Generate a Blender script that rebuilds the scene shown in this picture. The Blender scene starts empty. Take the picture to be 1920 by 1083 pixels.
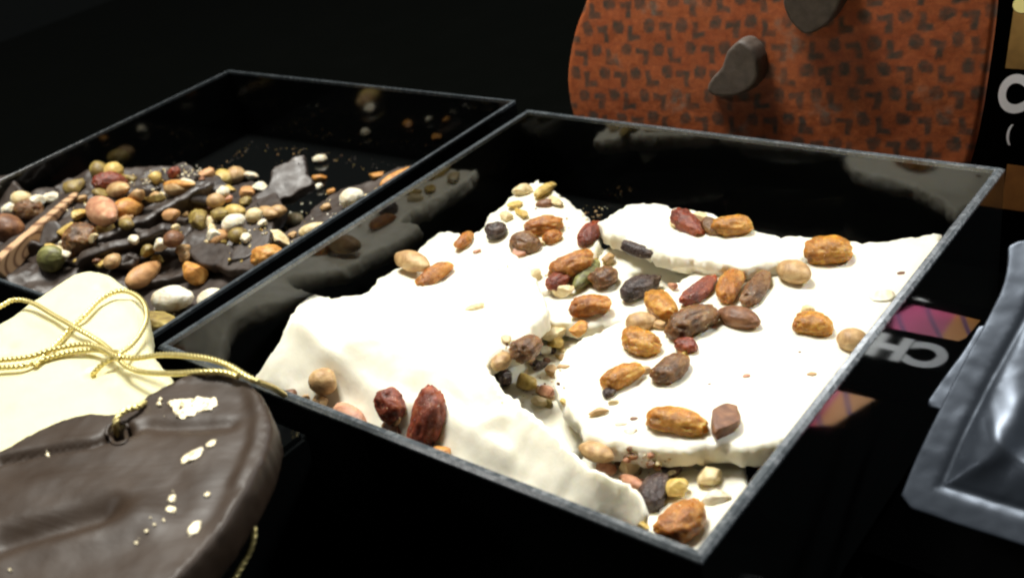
import bpy, bmesh, math, random
import numpy as np
from mathutils import Vector, Matrix, noise
from mathutils.geometry import delaunay_2d_cdt
from mathutils.bvhtree import BVHTree

# ------------------------------------------------------------------ units: centimetres here, metres in the scene
S = 0.01
TABLE = -7.2            # z = 0 is the plane of the tray rims (cm)
FLOOR = -3.8            # inside floor of the trays
scene = bpy.context.scene
COL = scene.collection
rnd = random.Random(7)

# ------------------------------------------------------------------ camera
F = 2035.0
CAM = np.array([19.6, -24.1, 17.02])
R = np.array([[0.77556193, 0.19540278, -0.60026781],
              [0.60804844, -0.48677775, 0.62715589],
              [-0.16964901, -0.85139014, -0.49634065]])
def ray(px, py):
    d = R @ np.array([px - 960.0, py - 541.5, F]); return d / np.linalg.norm(d)
def at(px, py, z):
    d = ray(px, py); return CAM + d * ((z - CAM[2]) / d[2])
def at_plane(px, py, o, n):
    d = ray(px, py); return CAM + d * (np.dot(np.array(o) - CAM, n) / np.dot(d, n))
def up(v):               # cm, rim-based -> metres, table-based
    return Vector((v[0] * S, v[1] * S, (v[2] - TABLE) * S))

cam = bpy.data.cameras.new('camera'); cam_o = bpy.data.objects.new('camera', cam); COL.objects.link(cam_o)
cam.sensor_width = 36; cam.lens = F / 1920 * 36; cam.clip_start = 0.01; cam.clip_end = 50
M3 = R @ np.diag([1, -1, -1])
m = Matrix([list(r) for r in M3]).to_4x4(); m.translation = up(CAM); cam_o.matrix_world = m
cam.dof.use_dof = True; cam.dof.focus_distance = 0.36; cam.dof.aperture_fstop = 16.0
scene.camera = cam_o

# ------------------------------------------------------------------ materials
class NT:
    def __init__(s, name):
        s.m = bpy.data.materials.new(name); s.m.use_nodes = True
        s.t = s.m.node_tree; s.b = s.t.nodes['Principled BSDF']
        s.co = s.t.nodes.new('ShaderNodeTexCoord').outputs['Object']
    def n(s, typ, ins=None, **kw):
        d = s.t.nodes.new(typ)
        for k, v in kw.items(): setattr(d, k, v)
        for k, v in (ins or {}).items():
            if isinstance(v, bpy.types.NodeSocket): s.t.links.new(v, d.inputs[k])
            else: d.inputs[k].default_value = v
        return d
    def noise(s, scale, detail=4, rough=.55, vec=None, dist=0):
        return s.n('ShaderNodeTexNoise', {'Vector': vec or s.co, 'Scale': scale, 'Detail': detail, 'Roughness': rough, 'Distortion': dist}).outputs['Fac']
    def ramp(s, fac, stops):
        r = s.n('ShaderNodeValToRGB', {'Fac': fac}); e = r.color_ramp.elements
        while len(e) < len(stops): e.new(.5)
        for el, (p, c) in zip(e, stops):
            el.position = p; el.color = (*c, 1) if len(c) == 3 else c
        return r.outputs['Color']
    def mix(s, fac, a, b):
        d = s.t.nodes.new('ShaderNodeMix'); d.data_type = 'RGBA'
        for i, v in ((0, fac), (6, a), (7, b)):
            if isinstance(v, bpy.types.NodeSocket): s.t.links.new(v, d.inputs[i])
            else: d.inputs[i].default_value = v if i == 0 else (*v, 1)
        return d.outputs[2]
    def set(s, **kw):
        for k, v in kw.items():
            k = {'base': 'Base Color', 'rough': 'Roughness', 'metal': 'Metallic', 'ior': 'IOR', 'sss': 'Subsurface Weight',
                 'sssr': 'Subsurface Radius', 'ssss': 'Subsurface Scale', 'coat': 'Coat Weight', 'coatr': 'Coat Roughness', 'spec': 'Specular IOR Level',
                 'normal': 'Normal', 'trans': 'Transmission Weight'}.get(k, k)
            if isinstance(v, bpy.types.NodeSocket): s.t.links.new(v, s.b.inputs[k])
            else: s.b.inputs[k].default_value = (*v, 1) if (isinstance(v, tuple) and k == 'Base Color') else v
    def bump(s, h, strength=.3, dist=.0005, normal=None):
        ins = {'Height': h, 'Strength': strength, 'Distance': dist}
        if normal: ins['Normal'] = normal
        return s.n('ShaderNodeBump', ins).outputs['Normal']

MAT = {}
def raisin_mat(key, dark, mid, light, sss=.8):
    t = NT(key + '_raisin'); nz = t.noise(210, 6, .68)
    sugar = t.ramp(t.noise(1700, 2, .5), [(.70, (0,) * 3), (.735, (1,) * 3)])
    t.set(base=t.mix(sugar, t.ramp(nz, [(.32, dark), (.5, mid), (.68, light)]), (.8, .74, .62)), rough=t.ramp(t.noise(700, 3), [(.3, (.2,) * 3), (.7, (.46,) * 3)]),
          sss=sss, sssr=(1.0, .45, .12), ssss=.0036, normal=t.bump(t.noise(800, 5, .65), .7, .0008), spec=.5)
    MAT[key] = t.m
raisin_mat('gold', (.19, .07, .007), (.45, .2, .022), (.7, .41, .085))
raisin_mat('amber', (.15, .045, .007), (.38, .145, .02), (.62, .32, .07))
raisin_mat('red', (.06, .012, .006), (.2, .04, .017), (.38, .115, .045))
raisin_mat('brown', (.05, .022, .009), (.17, .08, .026), (.34, .19, .075))
raisin_mat('dark', (.014, .009, .009), (.05, .028, .022), (.13, .085, .06), .1)
def nut_mat(key, a, b, c, scale=180, rough=.5, sss=.2):
    t = NT(key + '_nut'); nz = t.noise(scale, 5, .6, dist=.6)
    t.set(base=t.ramp(nz, [(.3, a), (.5, b), (.7, c)]), rough=rough, sss=sss, sssr=(1, .6, .3), ssss=.001,
          normal=t.bump(t.noise(900, 5, .6), .45, .0005))
    MAT[key] = t.m
nut_mat('tan', (.26, .13, .05), (.5, .31, .13), (.68, .5, .26))
nut_mat('pale', (.5, .34, .13), (.72, .58, .32), (.82, .74, .52))
nut_mat('yellow', (.34, .2, .04), (.6, .42, .11), (.74, .6, .28))
nut_mat('pink', (.3, .11, .06), (.52, .25, .14), (.66, .42, .24))
nut_mat('white', (.62, .45, .24), (.8, .74, .56), (.86, .83, .72))
nut_mat('green', (.06, .04, .025), (.17, .17, .05), (.36, .34, .12))
nut_mat('olive', (.11, .065, .02), (.27, .19, .045), (.46, .36, .1))
nut_mat('orange', (.3, .1, .015), (.58, .26, .05), (.72, .42, .12))
nut_mat('brownskin', (.09, .035, .016), (.2, .085, .035), (.36, .18, .08))
nut_mat('almond', (.34, .15, .05), (.52, .27, .1), (.64, .38, .16), scale=120)

t = NT('white_chocolate')
t.set(base=t.mix(t.noise(90, 4), (.83, .785, .62), (.87, .83, .70)), rough=.42, sss=.35, sssr=(1, .8, .45), ssss=.0035, spec=.35,
      normal=t.bump(t.noise(420, 5, .6), .3, .0004)); MAT['white_chocolate'] = t.m
t = NT('ivory_chocolate')
t.set(base=t.mix(t.noise(70, 3), (.80, .745, .43), (.84, .795, .51)), rough=.36, sss=.3, sssr=(1, .8, .4), ssss=.003, spec=.4,
      normal=t.bump(t.noise(260, 4, .55), .3, .0005)); MAT['ivory_chocolate'] = t.m
t = NT('dark_chocolate')
t.set(base=t.ramp(t.noise(110, 5, .6), [(.3, (.024, .016, .012)), (.7, (.055, .038, .028))]), rough=t.ramp(t.noise(200, 4), [(.3, (.4,) * 3), (.7, (.6,) * 3)]), spec=.5,
      normal=t.bump(t.noise(520, 5, .6), .3, .0003)); MAT['dark_chocolate'] = t.m
t = NT('heart_chocolate')
t.set(base=t.ramp(t.noise(60, 5, .6), [(.3, (.030, .018, .0105)), (.7, (.046, .029, .018))]), rough=t.ramp(t.noise(90, 4), [(.3, (.42,) * 3), (.7, (.56,) * 3)]), spec=.34,
      normal=t.bump(t.noise(240, 5, .55), .16, .0005, t.bump(t.noise(1, 5, .6, vec=t.n('ShaderNodeMapping', {'Vector': t.n('ShaderNodeMapping', {'Vector': t.co, 'Rotation': (0, 0, -.62)}).outputs[0], 'Scale': (16, 80, 50)}).outputs[0], dist=.9), .28, .001))); MAT['heart_chocolate'] = t.m
t = NT('printed_wood_grain')
mp = t.n('ShaderNodeMapping', {'Vector': t.co, 'Scale': (.45, 1, 1), 'Location': (.004, .003, 0)}).outputs[0]
wv = t.n('ShaderNodeTexWave', {'Vector': mp, 'Scale': 120.0, 'Distortion': 3.0, 'Detail': 1.0, 'Detail Scale': .5}, wave_type='RINGS', rings_direction='Z').outputs['Fac']
t.set(base=t.ramp(wv, [(.0, (.16, .075, .035)), (.22, (.42, .24, .12)), (.6, (.56, .35, .19))]), rough=.5); MAT['wood_print'] = t.m

t = NT('black_acrylic')
sm = t.noise(35, 4, .6)
t.set(base=(.0035, .004, .004), rough=t.ramp(sm, [(.35, (.045,) * 3), (.75, (.11,) * 3)]), ior=1.56); MAT['acrylic'] = t.m
t = NT('cut_acrylic_edge')
st = t.noise(420, 5, .6)
t.set(base=t.ramp(t.noise(150, 4, .55), [(.3, (.04, .048, .054)), (.8, (.085, .098, .105))]), rough=t.ramp(st, [(.35, (.14,) * 3), (.65, (.34,) * 3)]), ior=1.8,
      normal=t.bump(st, .12, .0004)); MAT['edge'] = t.m
t = NT('polished_dark_table')
t.set(base=(.0014, .0016, .0013), rough=t.ramp(t.noise(20, 4), [(.3, (.1,) * 3), (.7, (.2,) * 3)]), ior=1.38); MAT['table'] = t.m
t = NT('gold_thread')
t.set(base=t.mix(t.noise(900, 2), (.6, .46, .13), (.9, .79, .38)), metal=.75, rough=.36); MAT['gold_thread'] = t.m
t = NT('gold_leaf')
t.set(base=t.mix(t.noise(500, 3), (.95, .75, .35), (.98, .93, .78)), metal=.35, rough=.4, normal=t.bump(t.noise(900, 5), .8, .0006)); MAT['gold_leaf'] = t.m
t = NT('silver_foil')
t.set(base=(.045, .055, .072), metal=.62, rough=.34, normal=t.bump(t.noise(45, 3, .5), .08, .003)); MAT['foil'] = t.m
t = NT('black_pack_film')
t.set(base=(.0007, .0007, .0007), rough=.6, spec=.0, normal=t.bump(t.noise(60, 4), .2, .002)); MAT['pack'] = t.m
t = NT('white_print'); t.set(base=(.78, .8, .8), rough=.5); MAT['white_print'] = t.m
t = NT('pink_print')
mp = t.n('ShaderNodeMapping', {'Vector': t.co, 'Rotation': (0, 0, .5)}).outputs[0]
w2 = t.n('ShaderNodeTexWave', {'Vector': mp, 'Scale': 30.0, 'Distortion': 1.5, 'Detail': 1.0}).outputs['Fac']
sx = t.n('ShaderNodeSeparateXYZ', {'Vector': t.co}).outputs['X']
sxm = t.n('ShaderNodeMapRange', {'Value': sx, 'From Min': -.013, 'From Max': .013}).outputs[0]
base = t.ramp(sxm, [(.0, (.85, .32, .02)), (.28, (.85, .3, .02)), (.36, (.72, .05, .2)), (1.0, (.62, .03, .2))])
t.set(base=t.mix(t.ramp(w2, [(.0, (1,) * 3), (.12, (0,) * 3)]), base, (.17, .02, .16)), rough=.45); MAT['pink_print'] = t.m
t = NT('brown_print')
t.set(base=t.ramp(t.noise(70, 3), [(.3, (.16, .09, .02)), (.7, (.34, .2, .05))]), rough=.5); MAT['brown_print'] = t.m
t = NT('rust_print')
t.set(base=t.ramp(t.noise(90, 4), [(.3, (.2, .075, .015)), (.7, (.36, .15, .03))]), rough=.5); MAT['rust_print'] = t.m
t = NT('yellow_print'); t.set(base=(.85, .78, .3), rough=.4); MAT['yellow_print'] = t.m
t = NT('printed_orange_chocolate')
at_ = t.n('ShaderNodeAttribute', attribute_name='pattern').outputs['Color']
gr = t.ramp(t.noise(700, 5, .7), [(.3, (.72,) * 3), (.7, (1.1,) * 3)])
mm = t.n('ShaderNodeMix', data_type='RGBA', blend_type='MULTIPLY'); mm.inputs[0].default_value = 1
t.t.links.new(at_, mm.inputs[6]); t.t.links.new(gr, mm.inputs[7])
t.set(base=mm.outputs[2], rough=.55, normal=t.bump(t.noise(500, 5), .25, .0004)); MAT['egg'] = t.m
t = NT('milk_chocolate_bloom')
t.set(base=t.ramp(t.noise(220, 5, .65), [(.3, (.055, .04, .03)), (.7, (.105, .08, .064))]), rough=.6, normal=t.bump(t.noise(400, 5), .3, .0005)); MAT['bloom'] = t.m

# ------------------------------------------------------------------ object helpers
def tag(o, label=None, cat=None, group=None, kind=None):
    if label: o['label'] = label
    if cat: o['category'] = cat
    if group: o['group'] = group
    if kind: o['kind'] = kind
    return o
def link_mesh(name, verts, faces, mats, parent=None, origin=None, midx=None, smooth=True, rot=None):
    """verts in cm (rim based). origin: cm, defaults to the base centre. rot: 3x3 local axes (columns)."""
    v = np.asarray(verts, float)
    if origin is None:
        origin = np.array([(v[:, 0].min() + v[:, 0].max()) / 2, (v[:, 1].min() + v[:, 1].max()) / 2, v[:, 2].min()])
    origin = np.asarray(origin, float)
    loc = (v - origin) * S
    if rot is not None: loc = loc @ rot
    me = bpy.data.meshes.new(name); me.from_pydata([tuple(p) for p in loc], [], [tuple(int(i) for i in f) for f in faces]); me.update()
    for mm_ in (mats if isinstance(mats, (list, tuple)) else [mats]): me.materials.append(MAT[mm_])
    if midx is not None: me.polygons.foreach_set('material_index', midx)
    me.polygons.foreach_set('use_smooth', [smooth] * len(me.polygons))
    o = bpy.data.objects.new(name, me); COL.objects.link(o)
    W = up(origin)
    MW = Matrix.Translation(W)
    if rot is not None: MW = MW @ Matrix([list(r) for r in rot]).to_4x4()
    place(o, MW, parent)
    return o
WORLD = {}
def place(o, MW, parent):
    WORLD[o.name] = MW
    if parent is not None:
        o.parent = parent; o.matrix_basis = WORLD[parent.name].inverted() @ MW
    else: o.matrix_basis = MW
def empty(name, origin, rot=None):
    o = bpy.data.objects.new(name, None); o.empty_display_size = .02; COL.objects.link(o)
    MW = Matrix.Translation(up(origin))
    if rot is not None: MW = MW @ Matrix([list(r) for r in rot]).to_4x4()
    place(o, MW, None); return o
def fb(x, y, z=0., o=3):
    return noise.fractal(Vector((x, y, z)), 1.0, 2.0, o)

# ------------------------------------------------------------------ slabs
BV, BF = [], []          # everything toppings may rest on, in cm
def bvh_add(v, f):
    b = len(BV); BV.extend([tuple(p) for p in v]); BF.extend([tuple(int(i) + b for i in q) for q in f])

def smooth_loop(pts, it=2, corner=None):
    p = np.array(pts, float)
    for _ in range(it):
        q = np.roll(p, -1, 0); a = .78 * p + .22 * q; b = .22 * p + .78 * q
        p = np.empty((2 * len(a), p.shape[1])); p[0::2] = a; p[1::2] = b
    return p
def resample(p, step):
    q = np.vstack([p, p[:1]]); seg = np.linalg.norm(np.diff(q, axis=0), axis=1); L = np.concatenate([[0], np.cumsum(seg)])
    n = max(8, int(L[-1] / step)); s = np.linspace(0, L[-1], n, endpoint=False)
    return np.stack([np.interp(s, L, q[:, k]) for k in range(p.shape[1])], 1)
def seg_dist(P, loop):
    a = loop; b = np.roll(loop, -1, 0); ab = b - a; L2 = (ab ** 2).sum(1) + 1e-12
    out = np.empty(len(P))
    for i0 in range(0, len(P), 4000):
        p = P[i0:i0 + 4000, None, :]; tt = np.clip(((p - a) * ab).sum(2) / L2, 0, 1)
        out[i0:i0 + 4000] = np.sqrt((((a + tt[..., None] * ab) - p) ** 2).sum(2).min(1))
    return out
def inside(P, loop):
    x, y = P[:, 0], P[:, 1]; r = np.zeros(len(P), bool); j = len(loop) - 1
    for i in range(len(loop)):
        xi, yi = loop[i]; xj, yj = loop[j]
        c = ((yi > y) != (yj > y)) & (x < (xj - xi) * (y - yi) / (yj - yi + 1e-15) + xi); r ^= c; j = i
    return r
class Frame:
    def __init__(s, o, U, V):
        s.o = np.array(o, float); s.U = np.array(U, float); s.V = np.array(V, float); s.N = np.cross(s.U, s.V)
    def w(s, u, v, h): return s.o + np.outer(u, s.U) + np.outer(v, s.V) + np.outer(h, s.N)
    def px(s, q):
        p = at_plane(q[0], q[1], s.o, s.N) - s.o; return np.array([p @ s.U, p @ s.V])
    @property
    def rot(s): return np.stack([s.U, s.V, s.N], 1)
FLAT = Frame((0, 0, 0), (1, 0, 0), (0, 1, 0))
def frame3(a, b, c):
    """plane through three (px, py, z); a is the origin, a->b the U axis"""
    A, B, C = (at(*q) for q in (a, b, c)); U = (B - A) / np.linalg.norm(B - A)
    N = np.cross(U, C - A); N /= np.linalg.norm(N)
    if N @ (CAM - A) < 0: N = -N
    return Frame(A, U, np.cross(N, U))
class TPS:
    def __init__(s, xy, z):
        s.p = np.array(xy, float); n = len(s.p); K = s.k(s.p); A = np.zeros((n + 3, n + 3)); A[:n, :n] = K + 1e-3 * np.eye(n)
        A[:n, n] = 1; A[:n, n + 1:] = s.p; A[n:, :n] = A[:n, n:].T; s.w = np.linalg.solve(A, np.concatenate([z, [0, 0, 0]]))
    def k(s, q):
        r2 = ((q[:, None, :] - s.p) ** 2).sum(2); return .5 * r2 * np.log(r2 + 1e-9)
    def __call__(s, P):
        n = len(s.p); return s.k(P) @ s.w[:n] + s.w[n] + P @ s.w[n + 1:]
def slab(name, fr, loop, zf, thick, mats, parent=None, r=.25, step=.14, edge_noise=.05, surf=.03, sfreq=1.2, seed=0., origin=None,
         bumps=None, rest=True, two=False, smooth=True, flat_bottom=None, crumble=0., rings=None):
    """a plate with a wandering outline and rolled edges. loop: (n,2) in frame coordinates; zf(P)->height of the top."""
    lp = resample(np.array(loop, float), step)
    if edge_noise:
        d = np.roll(lp, -1, 0) - np.roll(lp, 1, 0); d /= np.linalg.norm(d, axis=1)[:, None] + 1e-9
        nn = np.array([fb(p[0] * 1.7 + seed, p[1] * 1.7, seed, 4) + .55 * fb(p[0] * 5 + seed, p[1] * 5, seed, 3) for p in lp]) * edge_noise * 2
        lp = lp + np.stack([d[:, 1], -d[:, 0]], 1) * nn[:, None]
    mn, mx = lp.min(0), lp.max(0); h = step
    gx = np.arange(mn[0], mx[0], h); gy = np.arange(mn[1], mx[1], h * .87)
    G = np.array([(x + (h / 2 if j % 2 else 0), y) for j, y in enumerate(gy) for x in gx]); G = G + np.random.RandomState(int(seed * 10) + 1).uniform(-.12, .12, G.shape) * h
    G = G[inside(G, lp)]; rings = rings or [r * .12, r * .42, r]
    dG = seg_dist(G, lp); keep = dG > max(h * .55, rings[2] + h * .3)
    d_ = np.roll(lp, -1, 0) - np.roll(lp, 1, 0); d_ /= np.linalg.norm(d_, axis=1)[:, None] + 1e-9; nin = np.stack([-d_[:, 1], d_[:, 0]], 1)
    if inside(lp + nin * step * .3, lp).mean() < .5: nin = -nin
    RG = []
    for k_, off in enumerate(rings):
        q_ = lp + nin * off
        if k_ > 2: keep &= np.abs(dG - off) > .05
        q_ = q_[inside(q_, lp)]
        if len(q_): q_ = q_[np.abs(seg_dist(q_, lp) - off) < off * .12]
        for p_ in q_:
            if all((p_[0] - z_[0]) ** 2 + (p_[1] - z_[1]) ** 2 > (.35 * step) ** 2 for z_ in RG[-60:]) or k_ == 0: RG.append(p_)
    G = G[keep]
    if RG: G = np.vstack([np.array(RG), G])
    allp = np.vstack([lp, G]); n = len(lp)
    res = delaunay_2d_cdt([Vector(p) for p in allp], [], [list(range(n))], 1, 1e-7)
    P = np.array([tuple(v) for v in res[0]]); T = [f for f in res[2] if len(f) == 3]
    D = seg_dist(P, lp); isb = D < 1e-5
    z0 = zf(P)
    sn = np.array([fb(p[0] * sfreq + seed * 3, p[1] * sfreq, seed, 4) for p in P]) * surf if surf else 0
    bz = bumps(P) if bumps is not None else 0
    prof = 1 - np.sqrt(np.clip(1 - (1 - np.minimum(D / r, 1)) ** 2, 0, 1))
    fade = np.minimum(D / r, 1)
    top = z0 - thick * .45 * prof + (sn + bz) * (.25 + .75 * fade)
    bot = z0 - thick + thick * .55 * prof
    if flat_bottom is not None: bot = np.minimum(bot, z0 - .1) * 0 + np.where(isb, top, np.minimum(flat_bottom + thick * .4 * prof, top - .05))
    bot = np.where(isb, top, bot)
    idx_b = np.arange(len(P)); k = len(P); nb = {}
    V = [None] * len(P)
    top_w = fr.w(P[:, 0], P[:, 1], top); bot_w = fr.w(P[:, 0], P[:, 1], bot)
    verts = list(top_w); remap = {}
    for i in range(len(P)):
        if isb[i]: remap[i] = i
        else: remap[i] = len(verts); verts.append(bot_w[i])
    faces = []; mi = []
    for f in T:
        a, b, c = f
        A, B, C = P[a], P[b], P[c]
        if (B[0] - A[0]) * (C[1] - A[1]) - (B[1] - A[1]) * (C[0] - A[0]) < 0: b, c = c, b
        faces.append((a, b, c)); mi.append(0)
        fb_ = (remap[a], remap[c], remap[b])
        if len({*fb_} & {a, b, c}) < 3: faces.append(fb_); mi.append(1 if two else 0)
    verts = np.array(verts)
    if crumble:
        dd = np.concatenate([D, D[~isb]])[:len(verts)]
        k3 = np.clip(1 - dd / .45, 0, 1) * crumble
        verts = verts + np.array([(fb(q[0] * 4 + seed, q[1] * 4, q[2] * 4, 4), fb(q[0] * 4, q[1] * 4 + 9, q[2] * 4, 4), fb(q[0] * 4, q[1] * 4, q[2] * 4 + 5, 4)) if kk > 0 else (0, 0, 0) for q, kk in zip(verts, k3)]) * k3[:, None]
    if rest: bvh_add(verts, faces)
    o = link_mesh(name, verts, faces, mats, parent, origin if origin is not None else None, mi if two else None, smooth,
                  fr.rot if fr is not FLAT else None)
    o['_top'] = 1; del o['_top']
    return o, lp, P
def pxloop(fr, pts, it=2): return smooth_loop([fr.px(q) for q in pts], it)

def bark(name, outline, ctrl, thick, label, mat='white_chocolate', it=1, **kw):
    """outline px, ctrl (px,py,z): thin-plate surface over the tray"""
    if mat == 'white_chocolate': ctrl = [(a, b, -1.1 + .75 * c) for a, b, c in ctrl]; thick *= .85
    C3 = np.array([at(*c) for c in ctrl]); tps = TPS(C3[:, :2], C3[:, 2])
    lp = []
    for q in outline:
        z = C3[:, 2].mean()
        for _ in range(25):
            p = at(q[0], q[1], z); z = .5 * z + .5 * float(tps(p[None, :2])[0])
        lp.append(p[:2])
    if mat == 'white_chocolate': kw = dict(dict(crumble=.09), **kw); kw['r'] = kw.get('r', .25) * .5
    o, _, _ = slab(name, FLAT, smooth_loop(lp, it), tps, thick, mat, **kw)
    tag(o, label, 'white chocolate bark' if mat == 'white_chocolate' else 'chocolate heart')
    o_surface[o.name] = tps
    return o
o_surface = {}

# ------------------------------------------------------------------ toppings
def ico(sub):
    bm = bmesh.new(); bmesh.ops.create_icosphere(bm, subdivisions=sub, radius=1)
    v = np.array([tuple(x.co) for x in bm.verts]); f = [[x.index for x in q.verts] for q in bm.faces]; bm.free(); return v, f
ICO = {k: ico(k) for k in (2, 3, 4)}
def shape(kind, seed, a, b, c, sub=4):
    """unit-ish body with half axes a, b, c (cm)"""
    v, f = ICO[sub]; p = v.copy(); s = seed * 3.17
    if kind == 'raisin':
        d = np.array([-.24 * abs(fb(q[0] * 1.5 + s + .5 * fb(q[0], q[1] + s, q[2], 2), q[1] * 2.7, q[2] * 2.7 + s, 5)) + .12 * fb(q[0] * 1.2, q[1] * 1.2 + s, q[2] * 1.2, 2) for q in v])
        p[:, 1:] *= ((1.03 - v[:, 0] ** 2) ** -.13)[:, None]; p *= (1 + d)[:, None]
        tp = 1 - .14 * np.clip(p[:, 0] * (1 if seed % 2 < 1 else -1), -1, 1) ** 2 * np.sign(p[:, 0] + .3); p[:, 1:] *= tp[:, None]
        p[:, 1] += .18 * (p[:, 0] ** 2 - .4) * math.sin(s)
    elif kind == 'hazel':
        d = np.array([.05 * fb(q[0] * 1.5 + s, q[1] * 1.5, q[2] * 1.5, 3) - .05 * abs(fb(q[0] * 3 + s, q[1] * 3, q[2] * 3, 2)) for q in v]); p *= (1 + d)[:, None]
        p[:, 0] += .14 * np.clip(p[:, 0], 0, 1) ** 4
    elif kind == 'almond':
        tp = 1 - .38 * np.clip(p[:, 0] * .5 + .5, 0, 1) ** 1.6; p[:, 1:] *= tp[:, None]
        d = np.array([-.05 * abs(fb(q[0] * .7 + s, q[1] * 5, q[2] * 5, 3)) for q in v]); p *= (1 + d)[:, None]
    elif kind == 'pistachio':
        tp = 1 - .2 * p[:, 0] ** 2; p[:, 1:] *= tp[:, None]
        d = np.array([-.10 * abs(fb(q[0] * .8 + s, q[1] * 3.5, q[2] * 3.5, 3)) for q in v]); p *= (1 + d)[:, None]
    else:                                   # chunk: a nut cracked along several planes
        rs = np.random.RandomState(int(seed * 13) + 3)
        d = np.array([.12 * fb(q[0] * 1.6 + s, q[1] * 1.6, q[2] * 1.6, 3) for q in v]); p *= (1 + d)[:, None]
        for _ in range(6):
            n = rs.normal(size=3); n /= np.linalg.norm(n); k = rs.uniform(.45, .8); e = p @ n - k; p -= np.outer(np.clip(e, 0, None) * .93, n)
        d = np.array([.035 * fb(q[0] * 5 + s, q[1] * 5, q[2] * 5, 3) for q in p]); p *= (1 + d)[:, None]
    return p * np.array([a, b, c]), f
BVH = None
def hit(px, py):
    d = ray(px, py); h = BVH.ray_cast(Vector(CAM), Vector(d))
    return (np.array(h[0]), np.array(h[1]), d) if h[0] is not None else (None, None, d)
NT_ = [0]
NAMES = {'raisin': 'raisin', 'hazel': 'hazelnut', 'almond': 'almond', 'pistachio': 'pistachio', 'chunk': 'nut_piece'}
def topping(kind, mat, x1, y1, x2, y2, w, owner=None, label=None, group=None, lift=.55, stand=0., hgt=.8, sub=4, z=None, name=None, cat=None):
    NT_[0] += 1; seed = NT_[0]
    cx, cy = (x1 + x2) / 2, (y1 + y2) / 2
    if z is None:
        p, n, d = hit(cx, cy)
        if p is None: p, n = at(cx, cy, FLOOR), np.array([0, 0, 1.])
    else: p, n, d = at(cx, cy, z), np.array([0, 0, 1.]), ray(cx, cy)
    if n[2] < .35: n = np.array([0, 0, 1.])
    n = n * (1 - stand) - d * stand; n /= np.linalg.norm(n)
    dist = np.linalg.norm(p - CAM); sc = dist / F
    half_w = w * sc / 2 * (1.16 if kind == 'raisin' else 1.1)
    c0 = p - d * half_w * hgt * lift / max(.35, abs(d @ n))
    A, B = at_plane(x1, y1, c0, n), at_plane(x2, y2, c0, n)
    U = B - A; L = np.linalg.norm(U); U /= L; V = np.cross(n, U)
    a = max(L / 2 * (1.08 if kind == 'raisin' else 1.03), half_w * .8)
    if a > half_w * 3.2: a = half_w * 3.2
    v, f = shape(kind, seed, a, half_w, half_w * hgt, sub)
    W = c0 + v[:, :1] * U + v[:, 1:2] * V + v[:, 2:3] * n
    o = link_mesh(name or NAMES[kind], W, f, mat, owner, c0, None, True, np.stack([U, V, n], 1))
    if owner is None:
        tag(o, label, cat or {'raisin': 'raisin', 'hazel': 'hazelnut', 'almond': 'almond', 'pistachio': 'pistachio', 'chunk': 'nut piece'}[kind], group)
    elif label: o['label'] = label
    return o

# ------------------------------------------------------------------ the table
def box_mesh(x0, x1, y0, y1, z0, z1):
    v = [(x, y, z) for z in (z0, z1) for y in (y0, y1) for x in (x0, x1)]
    f = [(0, 2, 3, 1), (4, 5, 7, 6), (0, 1, 5, 4), (1, 3, 7, 5), (3, 2, 6, 7), (2, 0, 4, 6)]
    return v, f
v, f = box_mesh(-90, 70, -50, 60, TABLE - 3, TABLE)
tag(link_mesh('table', v, f, 'table', smooth=False), kind='structure')

# ------------------------------------------------------------------ trays
def tray(cx, cy, half, ang, label, T=.25):
    ca, sa = math.cos(ang), math.sin(ang)
    rot = np.array([[ca, -sa, 0], [sa, ca, 0], [0, 0, 1.]])
    root = empty('display_tray', (cx, cy, TABLE), rot)
    tag(root, label, 'tray', 'black trays of chocolate pieces')
    def Wd(p): return np.array([cx + ca * p[0] - sa * p[1], cy + sa * p[0] + ca * p[1], p[2]])
    def sweep(name, prof, k, mat, parent, smooth=False):
        """prof: list of (inset, z), closed; one side of the square with mitred ends"""
        q = [(math.cos(k * math.pi / 2), math.sin(k * math.pi / 2))][0]
        vs = []
        gap = .006
        for s in (-1, 1):
            for (d, z) in prof:
                x, y = s * (half - d - gap), -(half - d)
                vs.append(Wd((q[0] * x - q[1] * y, q[1] * x + q[0] * y, z)))
        n = len(prof); fs = [(i, (i + 1) % n, n + (i + 1) % n, n + i) for i in range(n)] + [tuple(reversed(range(n))), tuple(range(n, 2 * n))]
        o = link_mesh(name, vs, fs, mat, parent, None, None, smooth, rot)
        return o, vs, fs
    for k in range(4):
        wl, vs, fs = sweep('wall', [(0, TABLE + .02), (0, -.17), (T, -.17), (T, TABLE + .02)], k, 'acrylic', root)
        c, e = .34 * T, .12 * T
        sweep('rim', [(-.004, -.165), (-.004, -c), (c, 0), (T - e, 0), (T + .004, -e), (T + .004, -.165)], k, 'edge', wl)
    h = half - T - .004
    v, f = box_mesh(-h, h, -h, h, FLOOR - .4, FLOOR); v = [Wd(p) for p in v]
    link_mesh('base', v, f, 'acrylic', root, None, None, False, rot); bvh_add(v, f)
    return root
main_tray = tray(0, 0, 10.0, 0.0, 'square black acrylic tray holding the white chocolate bark with raisins')
left_tray = tray(-21.15, .35, 10.15, math.radians(1.2), 'square black acrylic tray behind the hearts holding broken dark chocolate and nuts', T=.11)

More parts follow.
